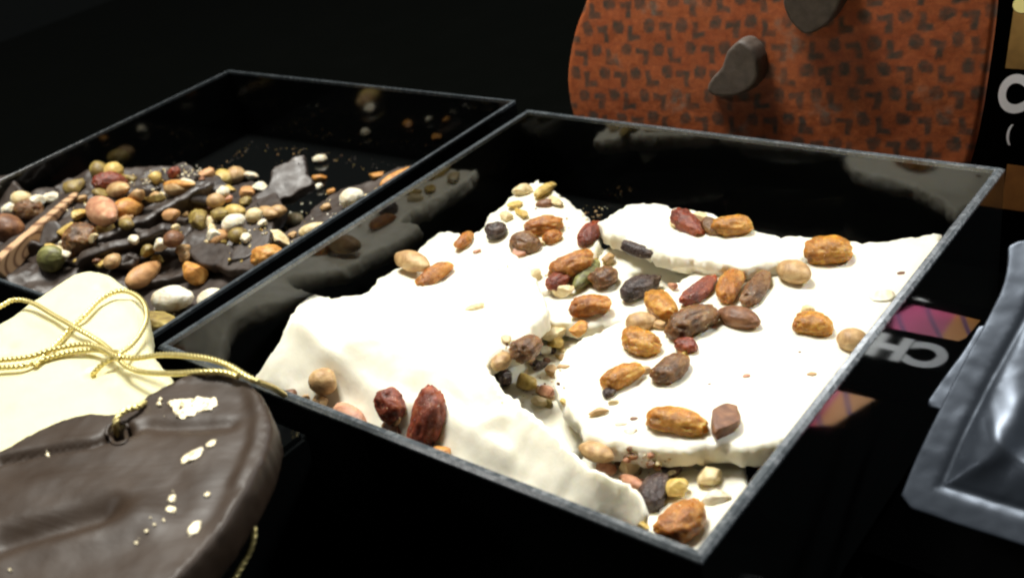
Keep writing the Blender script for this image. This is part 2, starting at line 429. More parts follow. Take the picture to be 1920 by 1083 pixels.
# ------------------------------------------------------------------ white bark in the main tray
def gauss(px, py, z, r, h):
    c = at(px, py, z)[:2]
    return lambda P: h * np.exp(-((P - c) ** 2).sum(1) / (2 * r * r))
def ridge(pts, r, h):
    q = np.array([at(*p)[:2] for p in pts])
    def f(P):
        a, b = q[:-1], q[1:]; ab = b - a; L2 = (ab ** 2).sum(1); p = P[:, None, :]
        tt = np.clip(((p - a) * ab).sum(2) / L2, 0, 1); d = np.sqrt((((a + tt[..., None] * ab) - p) ** 2).sum(2).min(1))
        return h * np.exp(-d * d / (2 * r * r))
    return f
def add(*fs): return lambda P: sum(f(P) for f in fs)

low = bark('white_bark', [(880, 620), (990, 590), (1110, 580), (1150, 650), (1160, 800), (1130, 840), (1070, 850), (1010, 810), (920, 740)],
           [(880, 620, -3.1), (1110, 590, -3.1), (1130, 800, -3.0), (930, 740, -3.1)], .45,
           'low white bark piece at the bottom of the nut filled gap', seed=1.3, surf=.06)
corner = bark('white_bark', [(1186, 985), (1150, 920), (1085, 865), (1100, 830), (1250, 815), (1330, 820), (1400, 850), (1400, 905), (1425, 935), (1400, 985), (1330, 1050), (1270, 1040)],
              [(1190, 985, -2.6), (1250, 850, -2.8), (1400, 850, -2.8), (1400, 980, -2.5), (1300, 1040, -2.45)], .6,
              'small white bark piece tucked into the nearest corner of the tray', seed=2.1, surf=.06)
mid = bark('white_bark', [(985, 600), (1010, 545), (1060, 500), (1165, 448), (1250, 462), (1322, 500), (1328, 520), (1300, 560), (1210, 600), (1120, 606), (1050, 608)],
           [(1000, 595, -2.05), (1170, 455, -1.95), (1320, 510, -2.05), (1200, 590, -2.1), (1100, 520, -1.95)], .75,
           'thin white bark plate in the middle lying under the other pieces', seed=3.7, surf=.02, r=.3)
back = bark('white_bark', [(1012, 330), (985, 345), (940, 383), (912, 405), (905, 425), (860, 470), (930, 560), (1020, 560), (1085, 505), (1125, 470), (1122, 436), (1100, 398), (1058, 368)],
            [(1010, 332, -1.15), (912, 408, -1.35), (1110, 420, -1.35), (1000, 450, -1.4), (900, 500, -1.75), (1040, 530, -1.75)], .95,
            'peaked white bark piece at the back left covered with pale nuts', seed=4.4, surf=.09, sfreq=1.0)
big = bark('white_bark', [(1786, 430), (1700, 444), (1600, 452), (1480, 436), (1380, 462), (1300, 505), (1205, 566), (1140, 612), (1067, 641), (1040, 684), (1034, 722), (1050, 750), (1082, 798),
                          (1095, 820), (1160, 836), (1250, 846), (1330, 838), (1400, 842), (1480, 830), (1560, 780), (1720, 560)],
           [(1786, 430, -1.45), (1480, 440, -1.35), (1205, 566, -1.2), (1040, 690, -1.15), (1095, 820, -1.3), (1480, 820, -1.5), (1700, 560, -1.55), (1350, 650, -1.15)], .85,
           'largest white bark slab on the right dotted with many raisins', seed=5.2, surf=.035, r=.3,
           bumps=add(ridge([(1105, 810, -1.3), (1250, 830, -1.3), (1450, 815, -1.3)], .3, -.06), gauss(1650, 570, -1.5, .5, .06), gauss(1180, 690, -1.2, .8, .05)))
upper = bark('white_bark', [(1118, 412), (1146, 400), (1165, 384), (1200, 380), (1232, 377), (1300, 392), (1400, 418), (1460, 440), (1512, 472), (1505, 490), (1455, 490), (1400, 504), (1335, 494), (1290, 484),
                            (1262, 484), (1222, 470), (1180, 450), (1150, 440), (1120, 428)],
             [(1118, 420, -.75), (1232, 378, -.5), (1512, 475, -.75), (1400, 500, -.6), (1260, 480, -.45), (1330, 430, -.45)], .8,
             'narrow white bark piece lying on top at the back with three raisins', seed=6.1, surf=.09, sfreq=1.5, r=.32, edge_noise=.09)
front = bark('white_bark', [(462, 722), (500, 668), (522, 640), (545, 590), (560, 566), (586, 549), (618, 554), (655, 557), (684, 549), (704, 522), (728, 508), (760, 492), (795, 452), (824, 432), (852, 430),
                            (885, 440), (930, 462), (985, 482), (1000, 508), (1018, 548), (1030, 576), (1008, 600), (990, 622), (975, 648), (948, 652), (926, 662), (918, 684), (934, 712), (962, 742),
                            (1000, 768), (1040, 800), (1075, 836), (1100, 868), (1150, 890), (1190, 904), (1208, 922), (1215, 945), (1208, 972), (1172, 1000), (1080, 985), (900, 905), (700, 830), (560, 775)],
             [(475, 705, -1.7), (545, 590, -.22), (660, 555, -.5), (820, 432, -1.35), (985, 482, -1.1), (1025, 575, -.85), (920, 680, -.4), (1040, 800, -.5), (1190, 905, -.75), (1212, 945, -1.0), (1190, 985, -2.0), (1120, 905, -.9),
              (1080, 975, -2.35), (840, 860, -2.3), (620, 770, -2.3), (560, 640, -.2), (660, 650, -.25), (790, 688, -.25), (800, 570, -.75), (880, 770, -1.3), (700, 720, -1.25), (1000, 870, -1.6)], .95,
             'big folded white bark piece sloping down to the near left rim', seed=7.3, surf=.10, sfreq=1.0, step=.13, r=.3, edge_noise=.045, crumble=.06,
             bumps=add(ridge([(550, 600, -.9), (610, 632, -.7), (660, 650, -.6), (740, 690, -.55), (800, 686, -.5), (870, 715, -.55), (930, 715, -.6)], .2, .24),
                       ridge([(620, 640, -.6), (640, 655, -.6)], .32, -.2), ridge([(820, 735, -1.), (900, 760, -1.), (960, 800, -1.1), (1030, 835, -1.)], .2, .2),
                       ridge([(960, 800, -1.2), (1040, 870, -1.4)], .25, -.2), gauss(985, 905, -1.8, .25, .09), gauss(925, 665, -.65, .3, .1), gauss(620, 655, -.7, .25, -.08),
                       ridge([(930, 850, -1.6), (1010, 880, -1.6), (1100, 930, -1.8)], .22, .16), ridge([(690, 715, -.8), (760, 725, -.9), (800, 760, -1.2)], .16, -.16), ridge([(880, 800, -1.3), (960, 830, -1.4)], .2, -.15), ridge([(500, 680, -1.), (560, 660, -.8)], .2, .1)))

# ------------------------------------------------------------------ dark chocolate shards in the left tray
def shard(outline, tri, thick, label, it=0, mats='dark_chocolate', **kw):
    fr = frame3(*tri)
    lp = pxloop(fr, outline, it)
    A = fr.o
    kw = dict(dict(r=.06, step=.12, edge_noise=.045, surf=.04, sfreq=1.6), **kw); kw['surf'] *= .5
    o, _, _ = slab('chocolate_shard', fr, lp, lambda P: np.zeros(len(P)), thick, mats, seed=outline[0][0] % 17 + .3, origin=fr.w(lp.mean(0)[:1], lp.mean(0)[1:], np.array([-thick]))[0], **kw)
    return tag(o, label, 'dark chocolate', 'dark chocolate shards heaped in the left tray')
bed = shard([(-90, 480), (-40, 400), (60, 362), (150, 326), (230, 310), (310, 306), (372, 316), (440, 345), (500, 400), (470, 470), (350, 520), (200, 540), (40, 545)], [(0, 440, -1.2), (420, 360, -1.95), (200, 535, -2.3)], .7,
            'broad dark chocolate slab buried under the heap of nuts', surf=.6, sfreq=.7)
floor_shard = shard([(222, 560), (256, 500), (310, 478), (474, 506), (445, 536), (390, 585), (330, 622), (285, 640)], [(240, 560, -2.9), (450, 515, -2.8), (330, 610, -2.9)], .7,
                    'dark chocolate slab with large hazelnuts beside the near right rim', surf=.05)
s9 = shard([(582, 392), (618, 368), (640, 352), (700, 338), (735, 318), (784, 306), (770, 330), (690, 385), (640, 412), (600, 428), (575, 440), (520, 470), (500, 455), (560, 420)],
           [(590, 410, -2.3), (760, 320, -2.1), (640, 360, -2.2)], .7, 'dark nut studded shard running along the right wall of the left tray', surf=.12)
s8b = shard([(424, 350), (470, 338), (505, 350), (535, 385), (500, 440), (430, 430), (395, 395)], [(430, 390, -2.1), (520, 390, -2.0), (470, 345, -1.9)], .6, 'dark shard ramping up to the tall back shard', surf=.12)
s8 = shard([(498, 350), (512, 312), (552, 292), (573, 287), (577, 322), (590, 345), (548, 366), (500, 384), (470, 372)], [(500, 370, -2.0), (580, 345, -1.9), (545, 295, -1.0)], .6, 'tall broken dark shard standing at the back of the heap', surf=.08)
s7 = shard([(480, 372), (492, 400), (506, 432), (502, 470), (470, 478), (424, 493), (436, 455), (458, 412)], [(428, 490, -2.0), (500, 470, -1.9), (480, 376, -1.15)], .35, 'pointed triangular dark shard rising among pale nut pieces', surf=.05, it=0)
s6 = shard([(350, 470), (378, 452), (440, 458), (492, 488), (484, 508), (425, 505), (368, 492)], [(360, 480, -2.1), (480, 495, -2.1), (400, 458, -1.9)], .5, 'small flat dark shard behind the orange raisin', surf=.05)
s4 = shard([(138, 502), (150, 486), (190, 470), (250, 455), (310, 428), (338, 436), (342, 452), (290, 470), (215, 505), (180, 512)], [(140, 500, -1.7), (335, 445, -1.6), (200, 470, -1.3)], .45, 'smooth grey brown shard tucked below the folded centre shard', surf=.05)
s3 = shard([(178, 456), (196, 444), (238, 428), (290, 404), (330, 380), (370, 358), (402, 346), (398, 366), (352, 398), (310, 424), (268, 446), (250, 440), (225, 452)], [(185, 455, -1.2), (395, 358, -1.2), (300, 428, -1.9)], .35,
           'long folded grey brown shard across the middle of the heap', surf=.09, sfreq=2.2)
s2 = shard([(-40, 335), (18, 328), (38, 352), (58, 380), (20, 388), (-40, 392)], [(-30, 385, -1.0), (50, 380, -1.0), (15, 330, -.15)], .5, 'dull grey shard standing at the left edge of the picture', surf=.04)
wood = shard([(-16, 498), (17, 526), (152, 359), (126, 378)], [(-10, 505, -1.0), (140, 366, -.8), (18, 525, -1.85)], .75, 'flat shard printed with a pale wood grain pattern', it=0, mats=('wood_print', 'dark_chocolate'), two=True, surf=.0, edge_noise=.012, r=.02)
s11 = shard([(96, 350), (130, 330), (165, 338), (150, 362), (110, 372)], [(100, 365, -1.1), (160, 350, -1.1), (130, 332, -.7)], .5, 'little dark shard behind the tip of the wood grain shard', surf=.06)
s12 = shard([(300, 318), (345, 303), (374, 326), (360, 345), (316, 346), (295, 338)], [(300, 345, -1.4), (370, 340, -1.4), (340, 305, -.8)], .5, 'dark shard dusted with white crumbs behind the yellow sliver', surf=.1)

shard([(236, 374), (262, 350), (300, 350), (294, 376), (256, 394)], [(240, 380, -1.25), (295, 376, -1.35), (268, 350, -.7)], .4, 'grey dark shard behind the orange brown nut and the olive sliver', surf=.08)
shard([(58, 440), (96, 410), (122, 420), (110, 446), (76, 464)], [(62, 450, -1.3), (112, 444, -1.4), (90, 412, -.8)], .4, 'dark shard leaning on the wood grain shard beside the large wrinkled raisin', surf=.08)
shard([(376, 354), (420, 344), (434, 372), (402, 392), (378, 380)], [(378, 384, -1.6), (430, 376, -1.7), (400, 346, -1.1)], .4, 'dark shard in front of the tan yellow hazelnut at the back', surf=.08)
shard([(196, 476), (240, 462), (262, 474), (246, 496), (206, 500)], [(200, 498, -1.8), (250, 490, -1.8), (225, 464, -1.5)], .35, 'dark shard lying just above the big tan almond', surf=.08)

rs_ = random.Random(12)
for i in range(16):
    x, y = rs_.uniform(40, 470), rs_.uniform(330, 500)
    while y < 395 - x * .2 or (x > 330 and y > 450): x, y = rs_.uniform(40, 470), rs_.uniform(330, 500)
    zz = -1.15 - .75 * (x / 420) - .5 * max(0, (y - 400) / 130); w_, h_ = rs_.uniform(18, 34), rs_.uniform(10, 20); sk_ = rs_.uniform(-12, 12)
    o = shard([(x - w_, y + h_ * .3), (x - w_ * .3 + sk_, y - h_), (x + w_ * .9, y - h_ * .5), (x + w_ * .6, y + h_ * .7), (x - w_ * .2, y + h_)],
              [(x - w_, y + h_, zz - .2), (x + w_, y + h_ * .8 - 4, zz - .15 + rs_.uniform(-.2, .2)), (x + sk_, y - h_, zz + rs_.uniform(.1, .6))], rs_.uniform(.25, .45),
              'small angular dark chocolate splinter wedged among the nuts of the left tray', surf=.06)
    o['group'] = 'small dark splinters in the left tray'

v = np.array(BV); BVH = BVHTree.FromPolygons([Vector(p) for p in BV], BF)

# ------------------------------------------------------------------ hearts
hz = 1.15
heart_w = bark('chocolate_heart', [(-260, 720), (-120, 640), (0, 603), (60, 560), (128, 512), (160, 502), (196, 504), (238, 530), (268, 568), (280, 610), (279, 650), (325, 706), (345, 760), (300, 850), (120, 940), (-60, 1010), (-260, 960)],
               [(0, 605, 1.0), (190, 505, 1.05), (278, 640, 1.0), (330, 720, 1.0), (-260, 800, 1.0), (100, 920, 1.0), (130, 640, 1.1)], .95,
               'cream white chocolate heart under the loops of gold cord', mat='ivory_chocolate', seed=8.8, surf=.05, sfreq=.6, r=.3, edge_noise=.03, step=.15,
               bumps=add(ridge([(185, 540, 1.), (240, 560, 1.)], .16, -.1), gauss(178, 700, 1., .16, -.28), gauss(20, 655, 1, .2, -.1), ridge([(180, 640, 1.), (245, 610, 1.)], .3, .07), ridge([(40, 640, 1.), (150, 590, 1.)], .4, .06),
                         ridge([(40, 760, 1.), (190, 720, 1.), (280, 690, 1.)], .25, .07)))
heart_d = bark('chocolate_heart', [(-140, 900), (-60, 872), (10, 838), (60, 808), (110, 786), (165, 772), (205, 772), (232, 772), (262, 748), (306, 722), (345, 706), (392, 702), (440, 704), (472, 715), (500, 748), (514, 790),
                                   (508, 830), (488, 880), (462, 925), (425, 980), (385, 1030), (330, 1090), (230, 1200), (60, 1330), (-160, 1380), (-330, 1250), (-330, 1030)],
               [(0, 850, 2.1), (210, 775, 2.15), (440, 706, 2.1), (514, 800, 2.1), (340, 1083, 2.0), (60, 1300, 1.9), (-300, 1100, 1.9), (200, 900, 2.12)], 1.05,
               'dark chocolate heart flecked with gold leaf at the lower left', mat='heart_chocolate', seed=9.1, surf=.045, sfreq=.5, r=.12, edge_noise=.012, crumble=.03, step=.11,
               bumps=add(ridge([(0, 868, 2.), (90, 850, 2.), (170, 842, 2.), (215, 826, 2.)], .10, -.24), ridge([(240, 820, 2.), (275, 804, 2.), (330, 806, 2.), (430, 800, 2.)], .16, -.14),
                         gauss(222, 812, 2.1, .15, -.95), ridge([(0, 1015, 2.), (90, 990, 2.), (190, 965, 2.)], .3, -.32), ridge([(0, 1060, 2.), (120, 1020, 2.), (240, 985, 2.)], .4, .16),
                         ridge([(0, 930, 2.), (120, 905, 2.), (240, 930, 2.), (300, 990, 2.)], .3, .07), ridge([(455, 760, 2.), (462, 830, 2.), (430, 910, 2.), (380, 985, 2.)], .22, -.06),
                         ridge([(470, 720, 2.), (490, 780, 2.), (478, 840, 2.), (448, 905, 2.)], .14, .07), ridge([(330, 716, 2.), (400, 712, 2.), (440, 716, 2.)], .12, .1),
                         ridge([(260, 880, 2.), (330, 900, 2.), (340, 960, 2.)], .25, -.04)))
# the cylinder of chocolate round the hole: a short ring lip, then what carries the hearts
def tube(path, rad, seg=14, twist=None, ripple=0.):
    p = np.array(path, float); n = len(p); T = np.gradient(p, axis=0); T /= np.linalg.norm(T, axis=1)[:, None]
    N = np.cross(T[0], [0.1, .2, 1.]); N /= np.linalg.norm(N); s = 0; V = []; Fc = []
    for i in range(n):
        N = N - T[i] * (N @ T[i]); N /= np.linalg.norm(N); B = np.cross(T[i], N)
        if i: s += np.linalg.norm(p[i] - p[i - 1])
        for j in range(seg):
            a = 2 * math.pi * j / seg; rr = rad * (1 + ripple * math.cos(3 * a - twist * s if twist else 0))
            V.append(p[i] + rr * (math.cos(a) * N + math.sin(a) * B))
    for i in range(n - 1):
        for j in range(seg):
            a, b = i * seg + j, i * seg + (j + 1) % seg; Fc.append((a, b, b + seg, a + seg))
    Fc.append(tuple(reversed(range(seg)))); Fc.append(tuple(range((n - 1) * seg, n * seg)))
    return V, Fc
def spline(pts, step=.04):
    P = np.array(pts, float); P = np.vstack([2 * P[0] - P[1], P, 2 * P[-1] - P[-2]]); out = []
    for i in range(1, len(P) - 2):
        a, b, c, d = P[i - 1:i + 3]; k = max(2, int(np.linalg.norm(c - b) / step))
        for t_ in np.linspace(0, 1, k, endpoint=False):
            out.append(.5 * ((2 * b) + (c - a) * t_ + (2 * a - 5 * b + 4 * c - d) * t_ ** 2 + (3 * b - a - 3 * c + d) * t_ ** 3))
    out.append(P[-2]); return np.array(out)
def crops(pts): return [at(x * .5385, 500 + y * .5385, z) for x, y, z in pts]
bow = empty('gold_cord', at(215, 668, 1.1)); tag(bow, 'gold twisted cord tied in loops across the two hearts', 'cord')
strands = [
    [(-60, 160, 1.5), (0, 139, 1.45), (50, 115, 1.4), (110, 124, 1.35), (190, 170, 1.4), (268, 214, 1.45), (350, 262, 1.35), (402, 308, 1.45), (440, 345, 1.5), (500, 366, 1.6), (600, 371, 2.0), (690, 366, 2.3), (775, 366, 2.35), (830, 382, 2.32)],
    [(120, 345, 1.2), (165, 300, 1.25), (210, 255, 1.25), (262, 200, 1.25), (300, 165, 1.3), (355, 110, 1.3), (418, 84, 1.3), (470, 96, 1.3), (503, 130, 1.3), (511, 178, 1.3), (492, 228, 1.3), (455, 275, 1.35), (408, 308, 1.45), (360, 336, 1.3), (330, 365, 1.05), (318, 380, .8)],
    [(-60, 330, 1.35), (0, 325, 1.3), (100, 314, 1.3), (180, 289, 1.35), (285, 270, 1.4), (350, 280, 1.45), (402, 308, 1.55), (470, 317, 1.6), (560, 306, 1.9), (650, 309, 2.2), (730, 320, 2.35), (800, 345, 2.4), (868, 386, 2.38), (905, 402, 2.2), (950, 420, 1.4), (975, 436, .8), (990, 446, .35)],
    [(-60, 353, 1.25), (0, 350, 1.25), (80, 345, 1.25), (150, 322, 1.2), (255, 296, 1.25), (340, 290, 1.3), (405, 306, 1.4)],
    [(414, 600, 1.75), (404, 570, 2.05), (402, 545, 2.32), (414, 518, 2.4), (440, 500, 2.38), (478, 488, 2.3), (505, 472, 2.2)],
    [(395, 296, 1.45), (408, 296, 1.58), (418, 306, 1.6), (412, 320, 1.56), (398, 318, 1.45), (392, 306, 1.38)],
]
for sp in strands:
    v, f = tube(spline(crops(sp), .018), .074 if sp is not strands[5] else .06, 14, 40.0, .2); link_mesh('strand', v, f, 'gold_thread', bow)
v, f = tube(spline(crops([(846, 835, 1.0), (872, 872, .7), (884, 920, .5), (876, 968, .3), (855, 1015, .1), (815, 1085, -.1), (770, 1160, -.3)]), .018), .074, 14, 40.0, .2)
tag(link_mesh('gold_cord', v, f, 'gold_thread'), 'loose gold cord end hanging below the dark heart', 'cord')
# gold leaf on the dark heart
HB = BVHTree.FromPolygons([up(CAM) * 0 + Vector(p.co) for p in heart_d.data.vertices], [tuple(p.vertices) for p in heart_d.data.polygons])
def heart_hit(px, py):
    mw = WORLD[heart_d.name]; o = mw.inverted() @ up(CAM); d = Vector(ray(px, py)); h = HB.ray_cast(o, d)
    w = mw @ h[0]; return np.array([w.x / S, w.y / S, w.z / S + TABLE])
ring = [heart_hit(222 + 21 * math.cos(a), 812 + 21 * math.sin(a)) for a in np.linspace(0, 2 * math.pi, 29)]
zr = max(q[2] for q in ring); ring = [np.array([q[0], q[1], .4 * q[2] + .6 * zr - .01]) for q in ring]
v, f = tube(ring, .06, 10); link_mesh('hole_lip', v, f, 'heart_chocolate', heart_d)

def leaf(pts, thick=.05, seed=1.):
    ps = np.array([heart_hit(*q) for q in pts]); z = ps[:, 2].mean() + .05
    tps = TPS(ps[:, :2], ps[:, 2] + .045) if len(ps) > 4 else (lambda P: np.full(len(P), z))
    slab('gold_leaf', FLAT, ps[:, :2], tps, thick, 'gold_leaf', heart_d, r=.04, step=.05, edge_noise=.035, surf=.09, sfreq=5, seed=seed, rest=False)
leaf([(312, 758), (320, 750), (350, 750), (375, 747), (404, 748), (408, 760), (396, 772), (378, 770), (362, 780), (344, 788), (330, 782), (326, 768)], seed=1.1)
leaf([(338, 862), (346, 852), (362, 843), (380, 836), (384, 844), (374, 856), (358, 866), (342, 872)], seed=2.2)
leaf([(386, 832), (394, 828), (404, 826), (402, 834), (392, 840)], seed=2.9)
leaf([(350, 1000), (356, 990), (368, 982), (378, 976), (377, 990), (366, 1002), (354, 1010)], seed=3.3)
leaf([(314, 940), (318, 930), (328, 930), (327, 942), (320, 944)], seed=4.4)
leaf([(311, 955), (318, 948), (331, 952), (330, 962), (316, 961)], seed=5.5)
for i, (x, y, s) in enumerate([(300, 758, 5), (310, 780, 4), (283, 970, 4), (290, 984, 4), (308, 976, 5), (276, 996, 4), (262, 1010, 4), (256, 1018, 4), (92, 855, 6), (20, 1068, 6), (389, 927, 4), (302, 748, 5), (325, 920, 3)]):
    leaf([(x - s, y), (x, y - s * .8), (x + s, y + 1), (x, y + s)], .04, seed=6 + i)
# riser that carries the hearts
v, f = box_mesh(-15.5, -1.6, -24, -10.9, TABLE + .01, .04); o = link_mesh('display_riser', v, f, 'acrylic', smooth=False)
bm = bmesh.new(); bm.from_mesh(o.data); bmesh.ops.bevel(bm, geom=bm.edges[:], offset=.0015, segments=2, affect='EDGES'); bm.to_mesh(o.data); bm.free()
tag(o, 'plain black block under the two chocolate hearts', 'display block')

# ------------------------------------------------------------------ toppings of the main tray
T = topping
# on the upper piece
T('raisin', 'red', 1266, 398, 1314, 440, 40, upper); T('raisin', 'gold', 1338, 426, 1412, 420, 40, upper); T('raisin', 'brown', 1322, 412, 1346, 440, 28, upper)
T('raisin', 'gold', 1510, 472, 1600, 468, 54, upper, lift=.7)
T('chunk', 'pale', 1304, 400, 1330, 415, 22, upper); T('chunk', 'pale', 1255, 402, 1268, 428, 14, upper)
# on the back piece
for a in [('chunk', 'pale', 962, 362, 1000, 352, 26), ('chunk', 'yellow', 1004, 368, 1040, 346, 24), ('pistachio', 'brownskin', 1004, 384, 1044, 380, 20), ('chunk', 'yellow', 950, 384, 984, 384, 20),
          ('hazel', 'tan', 914, 402, 938, 378, 30), ('raisin', 'dark', 912, 436, 950, 428, 36), ('raisin', 'amber', 984, 428, 1056, 418, 38), ('raisin', 'brown', 962, 448, 1008, 462, 44),
          ('raisin', 'amber', 1020, 452, 1052, 438, 28), ('raisin', 'red', 1090, 456, 1122, 418, 34), ('chunk', 'pink', 960, 472, 984, 478, 22), ('chunk', 'pale', 1000, 448, 1020, 456, 16),
          ('chunk', 'pale', 990, 506, 1012, 520, 26), ('chunk', 'pale', 940, 400, 960, 412, 18), ('chunk', 'tan', 1006, 412, 1040, 408, 16), ('chunk', 'pale', 1030, 370, 1052, 384, 18), ('chunk', 'yellow', 968, 392, 986, 404, 18)]:
    T(*a, back)
# on the folded front piece
T('hazel', 'tan', 744, 480, 798, 498, 40, front, lift=.7, z=-1.85); T('raisin', 'amber', 783, 534, 845, 494, 34, front, lift=.7); T('raisin', 'orange' if 0 else 'amber', 858, 462, 884, 436, 24, front)
T('chunk', 'pale', 866, 582, 914, 570, 16, front); T('chunk', 'pink', 884, 474, 906, 468, 8, front, sub=3)
T('hazel', 'tan', 596, 738, 614, 694, 50, front, lift=.8, stand=.3); T('chunk', 'tan', 590, 765, 612, 746, 30, front, lift=.7); T('chunk', 'brownskin', 532, 742, 556, 734, 22, front); T('chunk', 'tan', 560, 750, 580, 745, 14, front)
T('raisin', 'red', 722, 730, 740, 790, 52, front, lift=.8, stand=.4, label='dark red raisin with white sugar grains'); T('raisin', 'red', 786, 836, 816, 726, 58, front, lift=.8, stand=.4, label='large shiny red brown raisin')
T('hazel', 'pink', 628, 762, 682, 800, 40, front, lift=.7); T('chunk', 'orange', 812, 846, 842, 850, 30, front); T('chunk', 'brownskin', 716, 798, 752, 812, 26, front); T('chunk', 'pale', 728, 750, 742, 758, 12, front, lift=2.2, sub=3); T('chunk', 'tan', 735, 792, 750, 784, 16, front, lift=1.6, sub=3)
# on the middle plate
T('raisin', 'amber', 1036, 510, 1112, 478, 46, mid, lift=.8); T('pistachio', 'green', 1078, 540, 1122, 488, 32, mid, lift=.9, label='green pistachio with a pale split side'); T('raisin', 'brown', 1112, 530, 1152, 508, 44, mid, lift=.7)
T('chunk', 'yellow', 1082, 520, 1128, 478, 18, mid, lift=1.0); T('chunk', 'tan', 1126, 488, 1154, 484, 28, mid); T('raisin', 'red', 1030, 540, 1066, 508, 34, mid); T('chunk', 'pale', 1034, 550, 1078, 542, 26, mid, lift=.8)
T('raisin', 'amber', 1068, 578, 1146, 568, 44, mid, lift=.8); T('raisin', 'dark', 1166, 459, 1226, 478, 24, mid); T('raisin', 'dark', 1168, 553, 1234, 522, 42, mid, lift=.8); T('chunk', 'pink', 1240, 528, 1284, 542, 14, mid)
T('raisin', 'brown', 1060, 498, 1030, 520, 24, mid)
# on the big slab
for a in [('raisin', 'red', 1282, 567, 1340, 520, 34), ('raisin', 'amber', 1358, 560, 1384, 504, 40), ('raisin', 'brown', 1400, 568, 1436, 510, 36), ('pistachio', 'brownskin', 1346, 584, 1424, 606, 46),
          ('raisin', 'gold', 1222, 552, 1260, 592, 46), ('raisin', 'brown', 1254, 626, 1340, 580, 60), ('hazel', 'tan', 1172, 606, 1228, 600, 40), ('chunk', 'tan', 1220, 606, 1250, 612, 20),
          ('raisin', 'gold', 1172, 628, 1232, 654, 52), ('raisin', 'red', 1268, 642, 1306, 652, 30), ('raisin', 'brown', 1228, 712, 1288, 668, 46), ('raisin', 'gold', 1130, 721, 1204, 688, 42),
          ('chunk', 'tan', 1200, 696, 1222, 692, 18), ('raisin', 'dark', 1132, 742, 1152, 730, 20), ('chunk', 'tan', 1104, 778, 1146, 764, 16), ('raisin', 'gold', 1214, 780, 1326, 802, 52),
          ('chunk', 'brownskin', 1338, 818, 1374, 764, 56), ('raisin', 'gold', 1488, 604, 1562, 614, 48), ('chunk', 'pale', 1502, 580, 1530, 580, 28), ('hazel', 'tan', 1572, 628, 1624, 646, 46),
          ('hazel', 'tan', 1462, 498, 1514, 520, 46), ('chunk', 'pale', 1270, 598, 1290, 590, 16), ('chunk', 'yellow', 1256, 680, 1290, 655, 14), ('chunk', 'pale', 1140, 756, 1160, 750, 12)]:
    T(*a, big, lift=.55)
for x, y, s, k in [(1057, 688, 13, 'tan'), (1690, 513, 8, 'brownskin'), (1400, 705, 9, 'pink'), (1520, 703, 11, 'tan'), (1650, 560, 30, 'white'), (1500, 660, 4, 'brownskin'), (1330, 720, 4, 'brownskin'), (1190, 785, 9, 'brownskin'), (1180, 810, 14, 'white'), (1165, 795, 12, 'white')]:
    T('chunk', k, x - s, y, x + s, y - s * .3, s * 1.1, big, lift=.2, hgt=.4, sub=3)
# embedded in the corner piece
T('raisin', 'amber', 1246, 1006, 1310, 944, 64, corner, lift=.75); T('chunk', 'pale', 1298, 890, 1358, 902, 44, corner); T('chunk', 'white', 1310, 936, 1370, 926, 28, corner); T('chunk', 'yellow', 1196, 990, 1216, 982, 22, corner)
# loose in the gaps
gA = 'loose nuts and raisins in the gap between the white bark pieces'
for a, l in [
    (('chunk', 'pale', 1000, 632, 1062, 620, 34), 'pale cracked nut at the top of the gap under the overhanging bark'),
    (('chunk', 'orange', 1066, 628, 1100, 606, 30), 'orange brown nut bit in the gap touching the big slab edge'),
    (('raisin', 'brown', 964, 668, 1008, 636, 46), 'plump brown raisin shaded by the overhanging bark in the gap'),
    (('hazel', 'tan', 926, 690, 954, 664, 32), 'tan rounded nut at the left end of the gap'),
    (('raisin', 'dark', 930, 706, 956, 712, 36), 'purple black raisin at the lower left of the gap'),
    (('chunk', 'yellow', 966, 706, 1006, 722, 34), 'yellow brown split nut in front of the brown raisin'),
    (('chunk', 'pink', 1008, 728, 1040, 738, 22), 'small pink brown nut bit at the bottom of the gap'),
    (('chunk', 'white', 1010, 658, 1032, 650, 26), 'white nut cube in the middle of the gap'),
    (('chunk', 'dark', 1000, 690, 1024, 676, 24), 'tiny dark crumbled raisin in the middle of the gap'),
    (('chunk', 'tan', 1024, 700, 1044, 690, 26), 'small tan nut bit against the big slab in the gap'),
    (('chunk', 'pale', 996, 748, 1030, 756, 20), 'thin pale nut shaving at the lowest tip of the gap'),
    (('chunk', 'yellow', 1030, 652, 1052, 636, 28), 'curved yellow nut bit beside the white nut cube')]:
    T(*a, None, l, gA, lift=.8)
rg = random.Random(5)
for i in range(34):
    x, y = rg.uniform(935, 1060), rg.uniform(635, 765)
    if y > 640 + (x - 905) * 1.05 or (x > 1035 and y > 670 and y < 740): continue
    q = rg.uniform(6, 13); an = rg.uniform(0, 3)
    T('chunk', rg.choice(['tan', 'brownskin', 'yellow', 'pale', 'brown', 'olive', 'pink', 'dark']), x - q * math.cos(an), y - q * math.sin(an) * .6, x + q * math.cos(an), y + q * math.sin(an) * .6, q * 1.4, low, lift=.6, sub=3)
for i in range(16):
    x, y = rg.uniform(1095, 1240), rg.uniform(838, 925)
    if y > 850 + (x - 1090) * .6 + 10: continue
    q = rg.uniform(7, 13); an = rg.uniform(0, 3)
    T('chunk', rg.choice(['tan', 'brownskin', 'yellow', 'pale', 'pink', 'brown']), x - q * math.cos(an), y - q * math.sin(an) * .6, x + q * math.cos(an), y + q * math.sin(an) * .6, q * 1.4, corner, lift=.6, sub=3)
gB = 'loose nuts and raisins near the front corner of the white bark tray'
